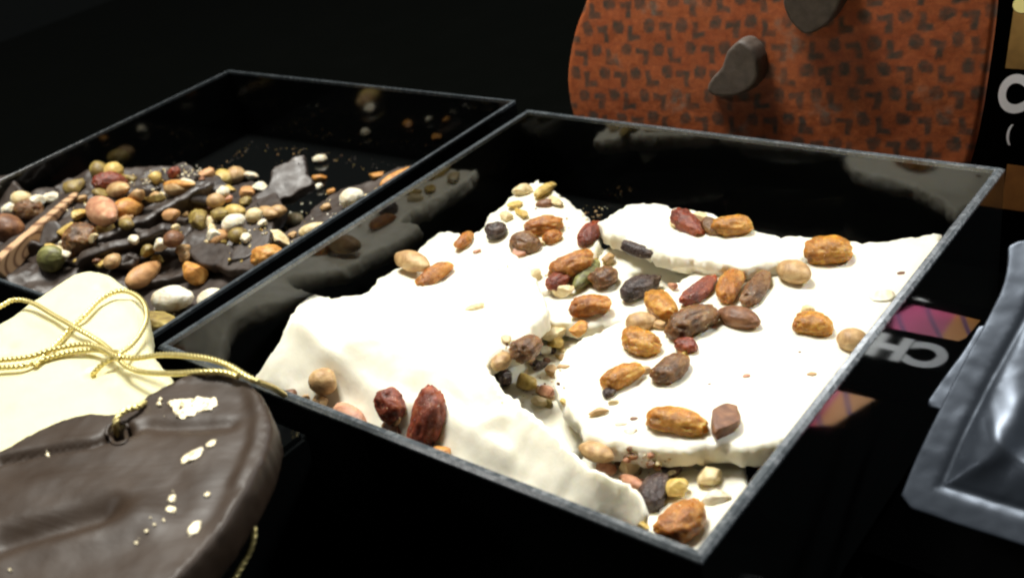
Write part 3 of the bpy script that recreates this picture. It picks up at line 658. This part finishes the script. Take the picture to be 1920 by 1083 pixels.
for a, l in [
    (('pistachio', 'tan', 1086, 836, 1150, 858, 38), 'long tan nut under the front edge of the big slab'),
    (('hazel', 'pink', 1116, 878, 1154, 880, 30), 'pink nut half hidden by the folded bark below the tan nut'),
    (('chunk', 'pale', 1170, 886, 1188, 854, 38), 'pale upright nut chunk with a brown skin under the big slab'),
    (('pistachio', 'pink', 1162, 892, 1204, 912, 24), 'pink skinned nut sliver below the upright nut chunk'),
    (('raisin', 'dark', 1216, 950, 1240, 888, 48), 'crumpled black raisin beside the rounded bark end'),
    (('raisin', 'dark', 1242, 886, 1276, 876, 26), 'small black raisin with white sugar crystals'),
    (('chunk', 'yellow', 1250, 924, 1292, 908, 40), 'yellow knobbly nut chunk right of the crumpled black raisin')]:
    T(*a, None, l, gB, lift=.8)
T('chunk', 'white', 1245, 890, 1268, 882, 12, corner, lift=2.5, sub=3)

# ------------------------------------------------------------------ toppings of the left tray
for a in [('almond', 'almond', 240, 536, 300, 492, 40), ('hazel', 'white', 288, 560, 354, 560, 50), ('hazel', 'white', 372, 566, 422, 556, 44), ('chunk', 'olive', 280, 588, 322, 614, 40), ('chunk', 'orange', 344, 520, 390, 500, 48), ('chunk', 'tan', 336, 486, 356, 474, 26)]:
    T(*a, floor_shard, lift=.8)
T('chunk', 'pink', 372, 562, 404, 560, 20, floor_shard, lift=2.2)
for a in [('hazel', 'white', 640, 382, 678, 362, 42), ('almond', 'orange', 714, 348, 784, 312, 26), ('chunk', 'orange', 690, 332, 722, 326, 18), ('chunk', 'pale', 700, 362, 724, 354, 16), ('almond', 'pale', 560, 438, 612, 420, 26),
          ('chunk', 'white', 556, 460, 578, 448, 20), ('hazel', 'pale', 534, 414, 566, 408, 26), ('chunk', 'tan', 600, 392, 624, 384, 14), ('chunk', 'pale', 660, 398, 676, 388, 14), ('chunk', 'tan', 540, 446, 556, 436, 14),
          ('chunk', 'pale', 674, 376, 692, 366, 14)]:
    T(*a, s9, lift=.75)
gL = 'loose nuts and raisins heaped in the left tray'
for a, l in [
    (('hazel', 'olive', 170, 322, 200, 318, 34), 'olive brown hazelnut on top of the left heap, left of a yellow one'),
    (('hazel', 'yellow', 196, 318, 228, 324, 34), 'yellow hazelnut on top of the left heap above the red brown raisin'),
    (('raisin', 'red', 174, 344, 236, 338, 34), 'red brown raisin under the two yellow hazelnuts at the back of the heap'),
    (('hazel', 'pink', 230, 316, 268, 312, 34), 'pink brown hazelnut touching a pale yellow nut at the top of the heap'),
    (('hazel', 'yellow', 264, 308, 308, 308, 32), 'pale yellow nut at the very top of the heap'),
    (('almond', 'orange', 288, 346, 384, 346, 20), 'long orange yellow almond sliver lying behind the folded shard'),
    (('chunk', 'yellow', 88, 350, 118, 346, 24), 'small yellow nut behind the tip of the wood grain shard'),
    (('chunk', 'white', 60, 380, 88, 370, 24), 'white nut chunk left of the wood grain shard, nearer the edge'),
    (('chunk', 'white', 84, 374, 112, 364, 26), 'white crumbly nut chunk right beside the wood grain shard'),
    (('chunk', 'white', 0, 388, 28, 394, 24), 'whitish yellow nut chunk in front of the grey shard at the picture edge'),
    (('raisin', 'brown', 30, 392, 80, 396, 36), 'dark brown raisin above the wood grain shard'),
    (('hazel', 'brownskin', -12, 430, 36, 426, 56), 'brown walnut at the left picture edge'),
    (('hazel', 'pink', 168, 378, 212, 412, 46), 'large pinkish hazelnut right of the wood grain shard'),
    (('chunk', 'yellow', 138, 408, 164, 394, 22), 'little yellow nut between the wood grain shard and a pinkish hazelnut'),
    (('hazel', 'orange', 214, 398, 264, 382, 38), 'orange brown nut behind the folded centre shard'),
    (('chunk', 'olive', 272, 372, 314, 368, 20), 'pale green nut sliver above the folded centre shard'),
    (('raisin', 'brown', 120, 458, 184, 440, 60), 'large wrinkled brown raisin between the wood grain shard and the centre shard'),
    (('pistachio', 'green', 74, 492, 116, 478, 44), 'green brown pumpkin seed in front of the large wrinkled raisin'),
    (('chunk', 'olive', 216, 412, 242, 400, 22), 'yellow green nut bit wedged behind the folded centre shard'),
    (('hazel', 'brownskin', 306, 452, 342, 444, 34), 'dark brown hazelnut at the end of the smooth shard'),
    (('hazel', 'yellow', 398, 340, 436, 332, 40), 'tan yellow hazelnut at the back right of the folded shard'),
    (('hazel', 'tan', 424, 332, 458, 326, 36), 'tan hazelnut touching the tall back shard ramp'),
    (('chunk', 'white', 456, 332, 484, 328, 22), 'white nut chip left of the tall back shard, farther one'),
    (('chunk', 'white', 472, 356, 500, 346, 20), 'white nut chip left of the tall back shard, nearer one'),
    (('chunk', 'olive', 396, 402, 440, 396, 30), 'olive yellow nut chunk in the middle of the heap'),
    (('chunk', 'olive', 352, 424, 394, 408, 44), 'mossy olive nut cluster beside the folded centre shard'),
    (('hazel', 'white', 420, 430, 456, 408, 36), 'white hazelnut with a pink spot left of the triangular shard'),
    (('chunk', 'white', 388, 446, 420, 438, 30), 'yellow white nut chunk below the olive nut chunk'),
    (('chunk', 'pale', 500, 432, 540, 462, 30), 'wedge of pale yellow nut right of the triangular shard'),
    (('raisin', 'orange', 474, 482, 530, 478, 46), 'orange raisin with a dark top at the near right rim'),
    (('chunk', 'white', 452, 448, 470, 444, 20), 'white nut splinter on the face of the triangular shard'),
    (('chunk', 'white', 484, 424, 500, 414, 16), 'slim white nut splinter right of the triangular shard tip'),
    (('chunk', 'white', 586, 300, 613, 297, 18), 'single white crumb on the bare tray floor behind the tall shard'),
    (('chunk', 'orange', 584, 334, 613, 330, 16), 'orange nut bit right of the tall back shard'),
    (('chunk', 'orange', 610, 362, 630, 356, 14), 'small orange nut chip in the hollow in front of the tall shard'),
    (('chunk', 'white', 590, 352, 606, 348, 14), 'white flake at the foot of the tall back shard'),
    (('raisin', 'red', 316, 330, 336, 316, 16), 'small red nut skin on the dusted shard at the back'),
    (('chunk', 'pink', 420, 378, 436, 368, 12), 'tiny pink brown nut bit on the dark ramp shard')]:
    T(*a, None, l, gL, lift=.8)
rq = random.Random(31)
for i in range(70):
    x, y = rq.uniform(20, 470), rq.uniform(325, 500)
    if (x > 300 and y > 455) or y < 395 - x * .25 or y > 520: continue
    if abs((x - 0) * .712 + (y - 508) * .702) < 34 and x < 165 or abs((x - 185) * .43 + (y - 455) * .9) < 16 and 180 < x < 410: continue
    s_ = rq.uniform(7, 17); an = rq.uniform(0, 3.1)
    p_, n_, d_ = hit(x, y)
    T('chunk', rq.choice(['tan', 'pale', 'white', 'white', 'yellow', 'tan', 'brownskin', 'pale']), x - s_ * math.cos(an), y - s_ * .6 * math.sin(an), x + s_ * math.cos(an), y + s_ * .6 * math.sin(an), s_ * rq.uniform(1, 1.6), bed, lift=.5, sub=3)
spots = [(40, 372), (150, 372), (190, 362), (222, 356), (256, 366), (300, 368), (330, 352), (352, 342), (388, 326), (130, 430), (196, 432), (236, 420), (320, 402), (346, 400), (372, 398), (404, 376), (440, 396), (462, 378), (476, 404), (384, 420),
         (410, 446), (446, 440), (330, 440), (300, 458), (276, 470), (150, 468), (210, 490), (344, 470), (500, 400), (520, 396), (466, 362), (240, 336), (290, 334), (140, 350)]
rk = random.Random(77)
for x, y in spots:
    q = rk.uniform(13, 22); an = rk.uniform(-.9, .5)
    T(rk.choice(['chunk', 'almond', 'chunk', 'hazel', 'chunk', 'chunk']), rk.choice(['tan', 'pale', 'yellow', 'almond', 'tan', 'white', 'olive']), x - q * math.cos(an), y - q * .7 * math.sin(an), x + q * math.cos(an), y + q * .7 * math.sin(an), q * rk.uniform(1.25, 1.7), bed, lift=.5, sub=3)
# crumbs
def crumbs(n, sampler, label, smin, smax, mats, parent=None):
    V, Fc, MI = [], [], []; v0, f0 = ICO[2]
    for i in range(n):
        px, py = sampler()
        p, nn, d = hit(px, py)
        if p is None: continue
        s = rnd.uniform(smin, smax); b = len(V)
        rs = np.random.RandomState(i + n); q = v0 * (1 + .35 * rs.uniform(-1, 1, (len(v0), 1))) * rs.uniform(.5, 1.1, 3) * s + p - d * s * .4
        V.extend(q); Fc.extend([[k + b for k in ff] for ff in f0]); MI.extend([rnd.randrange(len(mats))] * len(f0))
    return tag(link_mesh('crumbs', V, Fc, mats, None, None, MI, False), label, 'crumbs', kind='stuff')
def band():
    a = rnd.random(); x = 400 + a * 380; y = 262 + (x - 470) * .16 + abs(rnd.gauss(0, 14)) if x > 470 else 262 + (470 - x) * .8 + abs(rnd.gauss(0, 9)); return x, y
crumbs(110, band, 'pale nut crumbs and dust on the floor of the left tray', .016, .042, ['tan', 'olive', 'bloom', 'bloom', 'bloom'])
def heap():
    return rnd.choice([(rnd.gauss(270, 32), rnd.gauss(342, 9)), (rnd.gauss(340, 20), rnd.gauss(322, 7)), (rnd.gauss(480, 40), rnd.gauss(440, 26)), (rnd.gauss(620, 50), rnd.gauss(400, 16)), (rnd.gauss(90, 30), rnd.gauss(385, 12)), (rnd.gauss(340, 30), rnd.gauss(600, 10))])
crumbs(230, heap, 'white nut dust sprinkled over the dark chocolate heap', .02, .075, ['white', 'white', 'pale', 'yellow'])
def gaps():
    return rnd.choice([(rnd.uniform(940, 1060), rnd.uniform(640, 760)), (rnd.uniform(1160, 1260), rnd.uniform(850, 890)), (rnd.uniform(1090, 1140), rnd.uniform(385, 415)), (rnd.uniform(920, 1120), rnd.uniform(380, 520))])
crumbs(110, gaps, 'fine nut crumbs in the gaps of the white bark', .02, .06, ['pale', 'tan', 'brownskin', 'white'])

# ------------------------------------------------------------------ orange printed plate with two chocolate cups, behind the main tray
az, tl = math.radians(9), math.radians(14)
N = np.array([math.sin(az) * math.cos(tl), -math.cos(az) * math.cos(tl), math.sin(tl)])
U = np.array([math.cos(az), math.sin(az), 0.]); Vv = np.cross(N, U)
EG = Frame(at_plane(1475, 150, (0, 13.6, 0), np.array([0, -1., 0])), U, Vv)
eo = [(1075, 132), (1078, 180), (1086, 215), (1110, 290), (1170, 380), (1280, 455), (1430, 500), (1600, 480), (1740, 415), (1810, 340), (1834, 270), (1850, 190), (1862, 110), (1872, 40), (1878, -30), (1872, -140), (1830, -280),
      (1740, -400), (1600, -470), (1450, -460), (1310, -390), (1210, -270), (1150, -110), (1112, 0), (1088, 60)]
elp = pxloop(EG, eo, 2); ec = elp.mean(0)
def edome(P): d2 = ((P - ec) ** 2).sum(1); return 1.0 - d2 * .004
egg, _, EP = slab('chocolate_plate', EG, elp, edome, .45, 'egg', r=.2, step=.078, edge_noise=.0, surf=.015, seed=3.3, rest=False, origin=EG.w(np.array([ec[0]]), np.array([elp[:, 1].min()]), np.array([-.5]))[0])
tag(egg, 'large rounded orange chocolate plate printed with dark marks behind the trays', 'chocolate plate')
# printed marks: alternating dots and corner hooks, worn in places
colr = egg.data.color_attributes.new('pattern', 'FLOAT_COLOR', 'POINT'); n = len(egg.data.vertices)
co = np.empty(n * 3); egg.data.vertices.foreach_get('co', co); co = co.reshape(-1, 3) / S
PX, PY = .72, .94
uu, vv = co[:, 0], co[:, 1]
sk = math.radians(2); gu = (uu * math.cos(sk) + vv * math.sin(sk)); gv = (-uu * math.sin(sk) + vv * math.cos(sk))
rows = np.floor(gv / PY); su = gu + rows * PX * .5; ci = np.floor(su / PX); fu = su - (ci + .5) * PX; fv = gv - (rows + .5) * PY
wob = np.array([(.10 * fb(a * 1.6, b * 1.6, 1., 2), .10 * fb(a * 1.6, b * 1.6, 7., 2)) for a, b in zip(gu, gv)]); fu = fu + wob[:, 0]; fv = fv + wob[:, 1]
fv = fv - np.where(np.mod(ci, 2) == 0, .16, -.10)
def boxd(x, y, cx, cy, hx, hy): return np.maximum(np.abs(x - cx) - hx, np.abs(y - cy) - hy)
dot = np.minimum(boxd(fu, fv, 0, 0, .23, .15), boxd(fu, fv, 0, 0, .15, .24))
hookL = np.minimum(boxd(fu, fv, -.15, .02, .11, .31), boxd(fu, fv, 0, -.2, .27, .11))
hookR = np.minimum(boxd(fu, fv, .15, -.02, .11, .31), boxd(fu, fv, 0, .2, .27, .11))
ph = np.mod(ci + rows * 2, 4)
d = np.where(np.mod(ci, 2) == 0, dot, np.where(ph == 1, hookL, hookR))
wear = np.array([fb(a * .5 + 4, b * .5, 2., 4) for a, b in zip(gu, gv)]); fine = np.array([fb(a * 3.5, b * 3.5, 5., 3) for a, b in zip(gu, gv)])
mask = np.clip((.06 - d) / .09, 0, 1) * np.clip(.85 + .35 * fine - .3 * np.clip(wear, 0, 1), 0, 1)
gl = gv / PY - rows; line = np.clip((.05 - np.abs(gl - .97)) / .05, 0, 1) * .35 * (fine > -.1)
scuff = np.clip((wear - .42) * 4, 0, 1) * np.clip(.5 + fine, 0, 1)
base = np.array([.36, .083, .018]) + np.outer(fine, [.07, .025, .008]) + np.outer(wear, [.05, .02, .006]); base = base * (1 - line)[:, None] + np.array([.2, .05, .02]) * line[:, None]
print_ = np.array([.062, .043, .028]); c = base * (1 - mask)[:, None] + print_ * mask[:, None]
c = c * (1 - .6 * scuff)[:, None] + np.array([.2, .16, .12]) * (.6 * scuff)[:, None]
colr.data.foreach_set('color', np.concatenate([np.clip(c, 0.003, 1), np.ones((n, 1))], 1).astype(np.float32).ravel())
def cup(face, label, lift, thick, tilt):
    f0 = Frame(EG.o + EG.N * (1.0 + lift), U, Vv)
    c0 = f0.px(np.array(face).mean(0)); ctr = f0.w(c0[:1], c0[1:], np.array([0.]))[0]
    N2 = EG.N + U * tilt[0] + Vv * tilt[1]; N2 /= np.linalg.norm(N2); U2 = U - N2 * (U @ N2); U2 /= np.linalg.norm(U2)
    f1 = Frame(ctr, U2, np.cross(N2, U2)); lp = pxloop(f1, face, 2)
    o, _, _ = slab('chocolate_piece', f1, lp, lambda P: np.zeros(len(P)), thick, 'bloom', egg, r=.12, step=.09, edge_noise=.012, surf=.025, seed=lift * 7, rest=False)
    o['label'] = label
cup([(1372, 84), (1384, 74), (1398, 78), (1414, 94), (1422, 120), (1422, 148), (1404, 172), (1376, 184), (1346, 186), (1326, 178), (1321, 164), (1332, 146), (1348, 130), (1356, 110), (1360, 95)], 'crescent shaped broken chocolate piece', .75, 1.2, (-.12, -.12))
cup([(1464, -30), (1464, 8), (1474, 38), (1504, 70), (1534, 62), (1562, 38), (1578, 8), (1590, -30), (1560, -70), (1500, -75)], 'pointed chocolate half at the top of the picture', .85, 1.3, (-.05, -.2))

# ------------------------------------------------------------------ packages
def text_mesh(txt, size, bold=.02):
    cu = bpy.data.curves.new('lettering', 'FONT'); cu.body = txt; cu.size = size * S; cu.extrude = .0001; cu.offset = bold * size * S; cu.align_x = 'LEFT'
    tmp = bpy.data.objects.new('lettering', cu); COL.objects.link(tmp); bpy.context.view_layer.update()
    me = bpy.data.meshes.new_from_object(tmp.evaluated_get(bpy.context.evaluated_depsgraph_get())); bpy.data.objects.remove(tmp); bpy.data.curves.remove(cu)
    return me
def lettering(txt, size, fr, u, v, parent, mat='white_print', bold=.02, h=.03, wide=.74):
    me = text_mesh(txt, size, bold); me.materials.clear(); me.materials.append(MAT[mat])
    o = bpy.data.objects.new('lettering', me); COL.objects.link(o)
    MW = Matrix.Translation(up(fr.w(np.array([u]), np.array([v]), np.array([h]))[0])) @ Matrix([list(r) for r in fr.rot]).to_4x4(); me.transform(Matrix.Diagonal((wide, 1, 1, 1))); place(o, MW, parent); return o
def panel(name, fr, pts, mat, parent, h=.02, t=.018):
    lp = np.array(pts, float); n = len(lp); v = list(fr.w(lp[:, 0], lp[:, 1], np.full(n, h))) + list(fr.w(lp[:, 0], lp[:, 1], np.full(n, h - t)))
    f = [tuple(range(n)), tuple(reversed(range(n, 2 * n)))] + [(i, i + n, (i + 1) % n + n, (i + 1) % n) for i in range(n)]
    return link_mesh(name, v, f, mat, parent, fr.w(lp.mean(0)[:1], lp.mean(0)[1:], np.array([0.]))[0], None, False, fr.rot)
def carton(fr, w, h, depth, label, group):
    """u 0..w, v 0..h on the face, depth behind it"""
    q = [(u, v_, z_) for z_ in (-depth, 0) for v_ in (0, h) for u in (0, w)]
    vs = fr.w(np.array([a[0] for a in q]), np.array([a[1] for a in q]), np.array([a[2] for a in q]))
    o = link_mesh('chocolate_pack', vs, box_mesh(0, 1, 0, 1, 0, 1)[1], 'pack', None, fr.w(np.array([w / 2]), np.array([0.]), np.array([-depth / 2]))[0], None, False, fr.rot)
    bm = bmesh.new(); bm.from_mesh(o.data); bmesh.ops.bevel(bm, geom=bm.edges[:], offset=.0012, segments=2, affect='EDGES'); bm.to_mesh(o.data); bm.free()
    return tag(o, label, 'package', group)
gP = 'black chocolate packs to the right of the trays'
# standing pack behind, top right
Y0 = 17.2
LN = math.radians(17); pn = np.array([0, -math.cos(LN), math.sin(LN)]); pv_ = np.array([0, math.sin(LN), math.cos(LN)])
FS = Frame((0, 15.2, TABLE + .35), (1, 0, 0), pv_)
c_tl, c_bl, k_, r1, r2 = (FS.px(q) for q in ((1873, 140), (1873, 205), (1885, 128), (1889, 308), (1889, 392)))
u0 = c_bl[0]; FS = Frame(FS.w(np.array([u0 - 1.3]), np.array([0.]), np.array([0.]))[0], (1, 0, 0), pv_); hC = (c_tl - c_bl)[1]
pk = carton(FS, 10.5, c_tl[1] + 5.5, 1.0, 'black pack standing at the right with a large white letter C', gP)
lettering('CHOC', hC / .70, FS, 1.2, c_bl[1], pk, bold=.045, wide=.78)
lettering('(', .62 * hC, FS, 1.7, c_bl[1] - .85 * hC, pk, bold=.03)
pv = k_[1]; pu = k_[0] - u0 + 1.3
panel('picture_panel', FS, [(pu, pv), (9.5, pv), (9.5, pv + 3.6), (pu, pv + 3.6)], 'brown_print', pk)
panel('picture_panel', FS, [(pu + .3 + .36 * math.cos(a), pv + 2.35 + .3 * math.sin(a)) for a in np.linspace(0, 2 * math.pi, 20, endpoint=False)], 'yellow_print', pk, .03)
ru = r1[0] - u0 + 1.3; panel('picture_panel', FS, [(ru, r2[1]), (9.5, r2[1]), (9.5, r1[1]), (ru, r1[1])], 'rust_print', pk)
# packs lying beside the tray; their labels show mirrored in its right wall
FL = Frame((10.25, 4.4, -6.0), (1, 0, 0), (0, 1, 0))
b = carton(FL, 9.5, 6.4, 1.15, 'black pack with a pink and orange panel lying beside the right tray wall, farther one', gP)
panel('picture_panel', FL, [(.45, 3.85), (.3, 4.15), (.2, 5.4), (2.6, 5.5), (3.0, 4.55), (2.75, 3.75)], 'pink_print', b)
lettering('CHOC', 1.9, FL, .42, 1.95, b, bold=.05, wide=.98)
panel('picture_panel', FL, [(2.2, 5.9), (2.75, 5.9), (2.6, 6.05)], 'white_print', b)
FL = Frame((10.3, -2.7, -6.0), (1, 0, 0), (0, 1, 0))
b = carton(FL, 9.5, 6.9, 1.15, 'black pack with a pink and orange panel lying under the silver pouch', gP)
panel('picture_panel', FL, [(1.67, 6.7), (3.4, 6.6), (4.6, 6.3), (4.4, 5.0), (3.3, 4.3), (2.3, 4.9)], 'pink_print', b)

# silver pouches
def pouch(outline, tri, label, seed, bulge, top):
    fr = frame3(*tri); lp = pxloop(fr, outline, 1); L = resample(lp, .2)
    def zf(P):
        d = seg_dist(P, L); q = np.clip((d - .75) / 1.5, 0, 1); b = bulge * (q * q * (3 - 2 * q)) ** .7
        w = np.array([fb(p[0] * .32 + seed, p[1] * .32, seed, 3) for p in P]); cr = np.array([abs(fb(p[0] * .75 + seed, p[1] * .38, seed + 3, 2)) for p in P])
        crease = np.exp(-((d - .8) / .11) ** 2) * -.05
        fold = np.array([abs(fb(p[0] * .55 + p[1] * .35 + seed, p[1] * .22 - p[0] * .1, seed + 8, 2)) for p in P]) if bulge > .2 else 0
        return b * (1 + .5 * w) - q * (.3 * cr + .45 * fold) * (bulge > .2) + crease + .03 * w
    o, _, _ = slab('foil_pouch', fr, lp, zf, .06, 'foil', r=.07, step=.11, edge_noise=.0, surf=.012, sfreq=2, rings=[.015, .04, .07, .66, .73, .8, .87, .94], seed=seed, rest=False,
                   origin=fr.w(lp.mean(0)[:1], lp.mean(0)[1:], np.array([-.3]))[0])
    return tag(o, label, 'pouch', 'silver foil pouches at the right')
ptri = ((1690, 945, -2.2), (1920, 1021, -2.2), (1888, 530, 1.35))
pouch([(1683, 944), (1712, 870), (1745, 800), (1800, 690), (1850, 600), (1880, 540), (1889, 500), (1890, 450), (1990, 452), (2300, 520), (2420, 620), (2350, 900), (2290, 1150), (2100, 1085), (1920, 1022), (1800, 984)], ptri, 'crumpled silver foil pouch with sealed edges at the lower right', 2.4, .45, 0)
ptri2 = ((1736, 759, -2.3), (1900, 805, -2.3), (1840, 610, -.9))
pouch([(1732, 760), (1770, 705), (1812, 650), (1840, 600), (1990, 620), (2200, 760), (2150, 930), (1900, 815), (1760, 766)], ptri2, 'silver pouch mostly hidden beneath the crumpled one', 5.1, .1, 0)
# stack that carries the pouches
for i, (z1, lab) in enumerate(((-4.7, 'plain black pack in the stack under the foil pouches, lower one'), (-3.45, 'plain black pack in the stack under the foil pouches, upper one'))):
    carton(Frame((14.6 + .15 * i, -1.5 + .1 * i, z1), (1, 0, 0), (0, 1, 0)), 7.5, 7.0, 1.15, lab, gP)

# ------------------------------------------------------------------ light
def area(name, loc, target, size, power, color, sy=None):
    L = bpy.data.lights.new(name, 'AREA'); L.energy = power; L.size = size; L.color = color
    if sy: L.shape = 'RECTANGLE'; L.size_y = sy
    o = bpy.data.objects.new(name, L); COL.objects.link(o); o.location = loc
    o.rotation_euler = (Vector(target) - Vector(loc)).to_track_quat('-Z', 'Y').to_euler(); return o
area('shop_lamp', (-.33, .15, 1.0), (-.05, .0, .05), .30, 18.5, (1, .985, .92))
area('front_fill', (-.55, -.62, .68), (-.05, .0, .05), .14, 1.0, (1, .985, .95))  # added fill: brightens front faces and the outer rim chamfers
sl = area('label_fill', (.58, .72, .66), (.165, .085, .0), .16, .55, (.95, .98, 1.0)); sl.data.spread = math.radians(40)  # added narrow beam, lifts the lying pack labels that the wall mirrors
area('overhead_fill', (-.35, .1, 1.9), (0, .0, .0), 1.0, 3.5, (1, .97, .91))  # added broad dim source, puts grey into the foil and sheen on chocolate
area('rim_fill', (-.15, .75, .72), (.05, .0, .03), .2, 2.6, (.95, .98, 1.0))  # added behind the plate so the right rim catches a highlight
w = bpy.data.worlds.new('World'); scene.world = w; w.use_nodes = True
w.node_tree.nodes['Background'].inputs[0].default_value = (.9, 1, .95, 1); w.node_tree.nodes['Background'].inputs[1].default_value = .004

scene.view_settings.view_transform = 'Standard'; scene.view_settings.look = 'None'; scene.view_settings.exposure = 0; scene.view_settings.gamma = 1
scene.view_settings.use_curve_mapping = False
scene.render.engine = 'CYCLES'; scene.cycles.use_denoising = True; scene.cycles.filter_width = 2.2
scene.cycles.max_bounces = 8
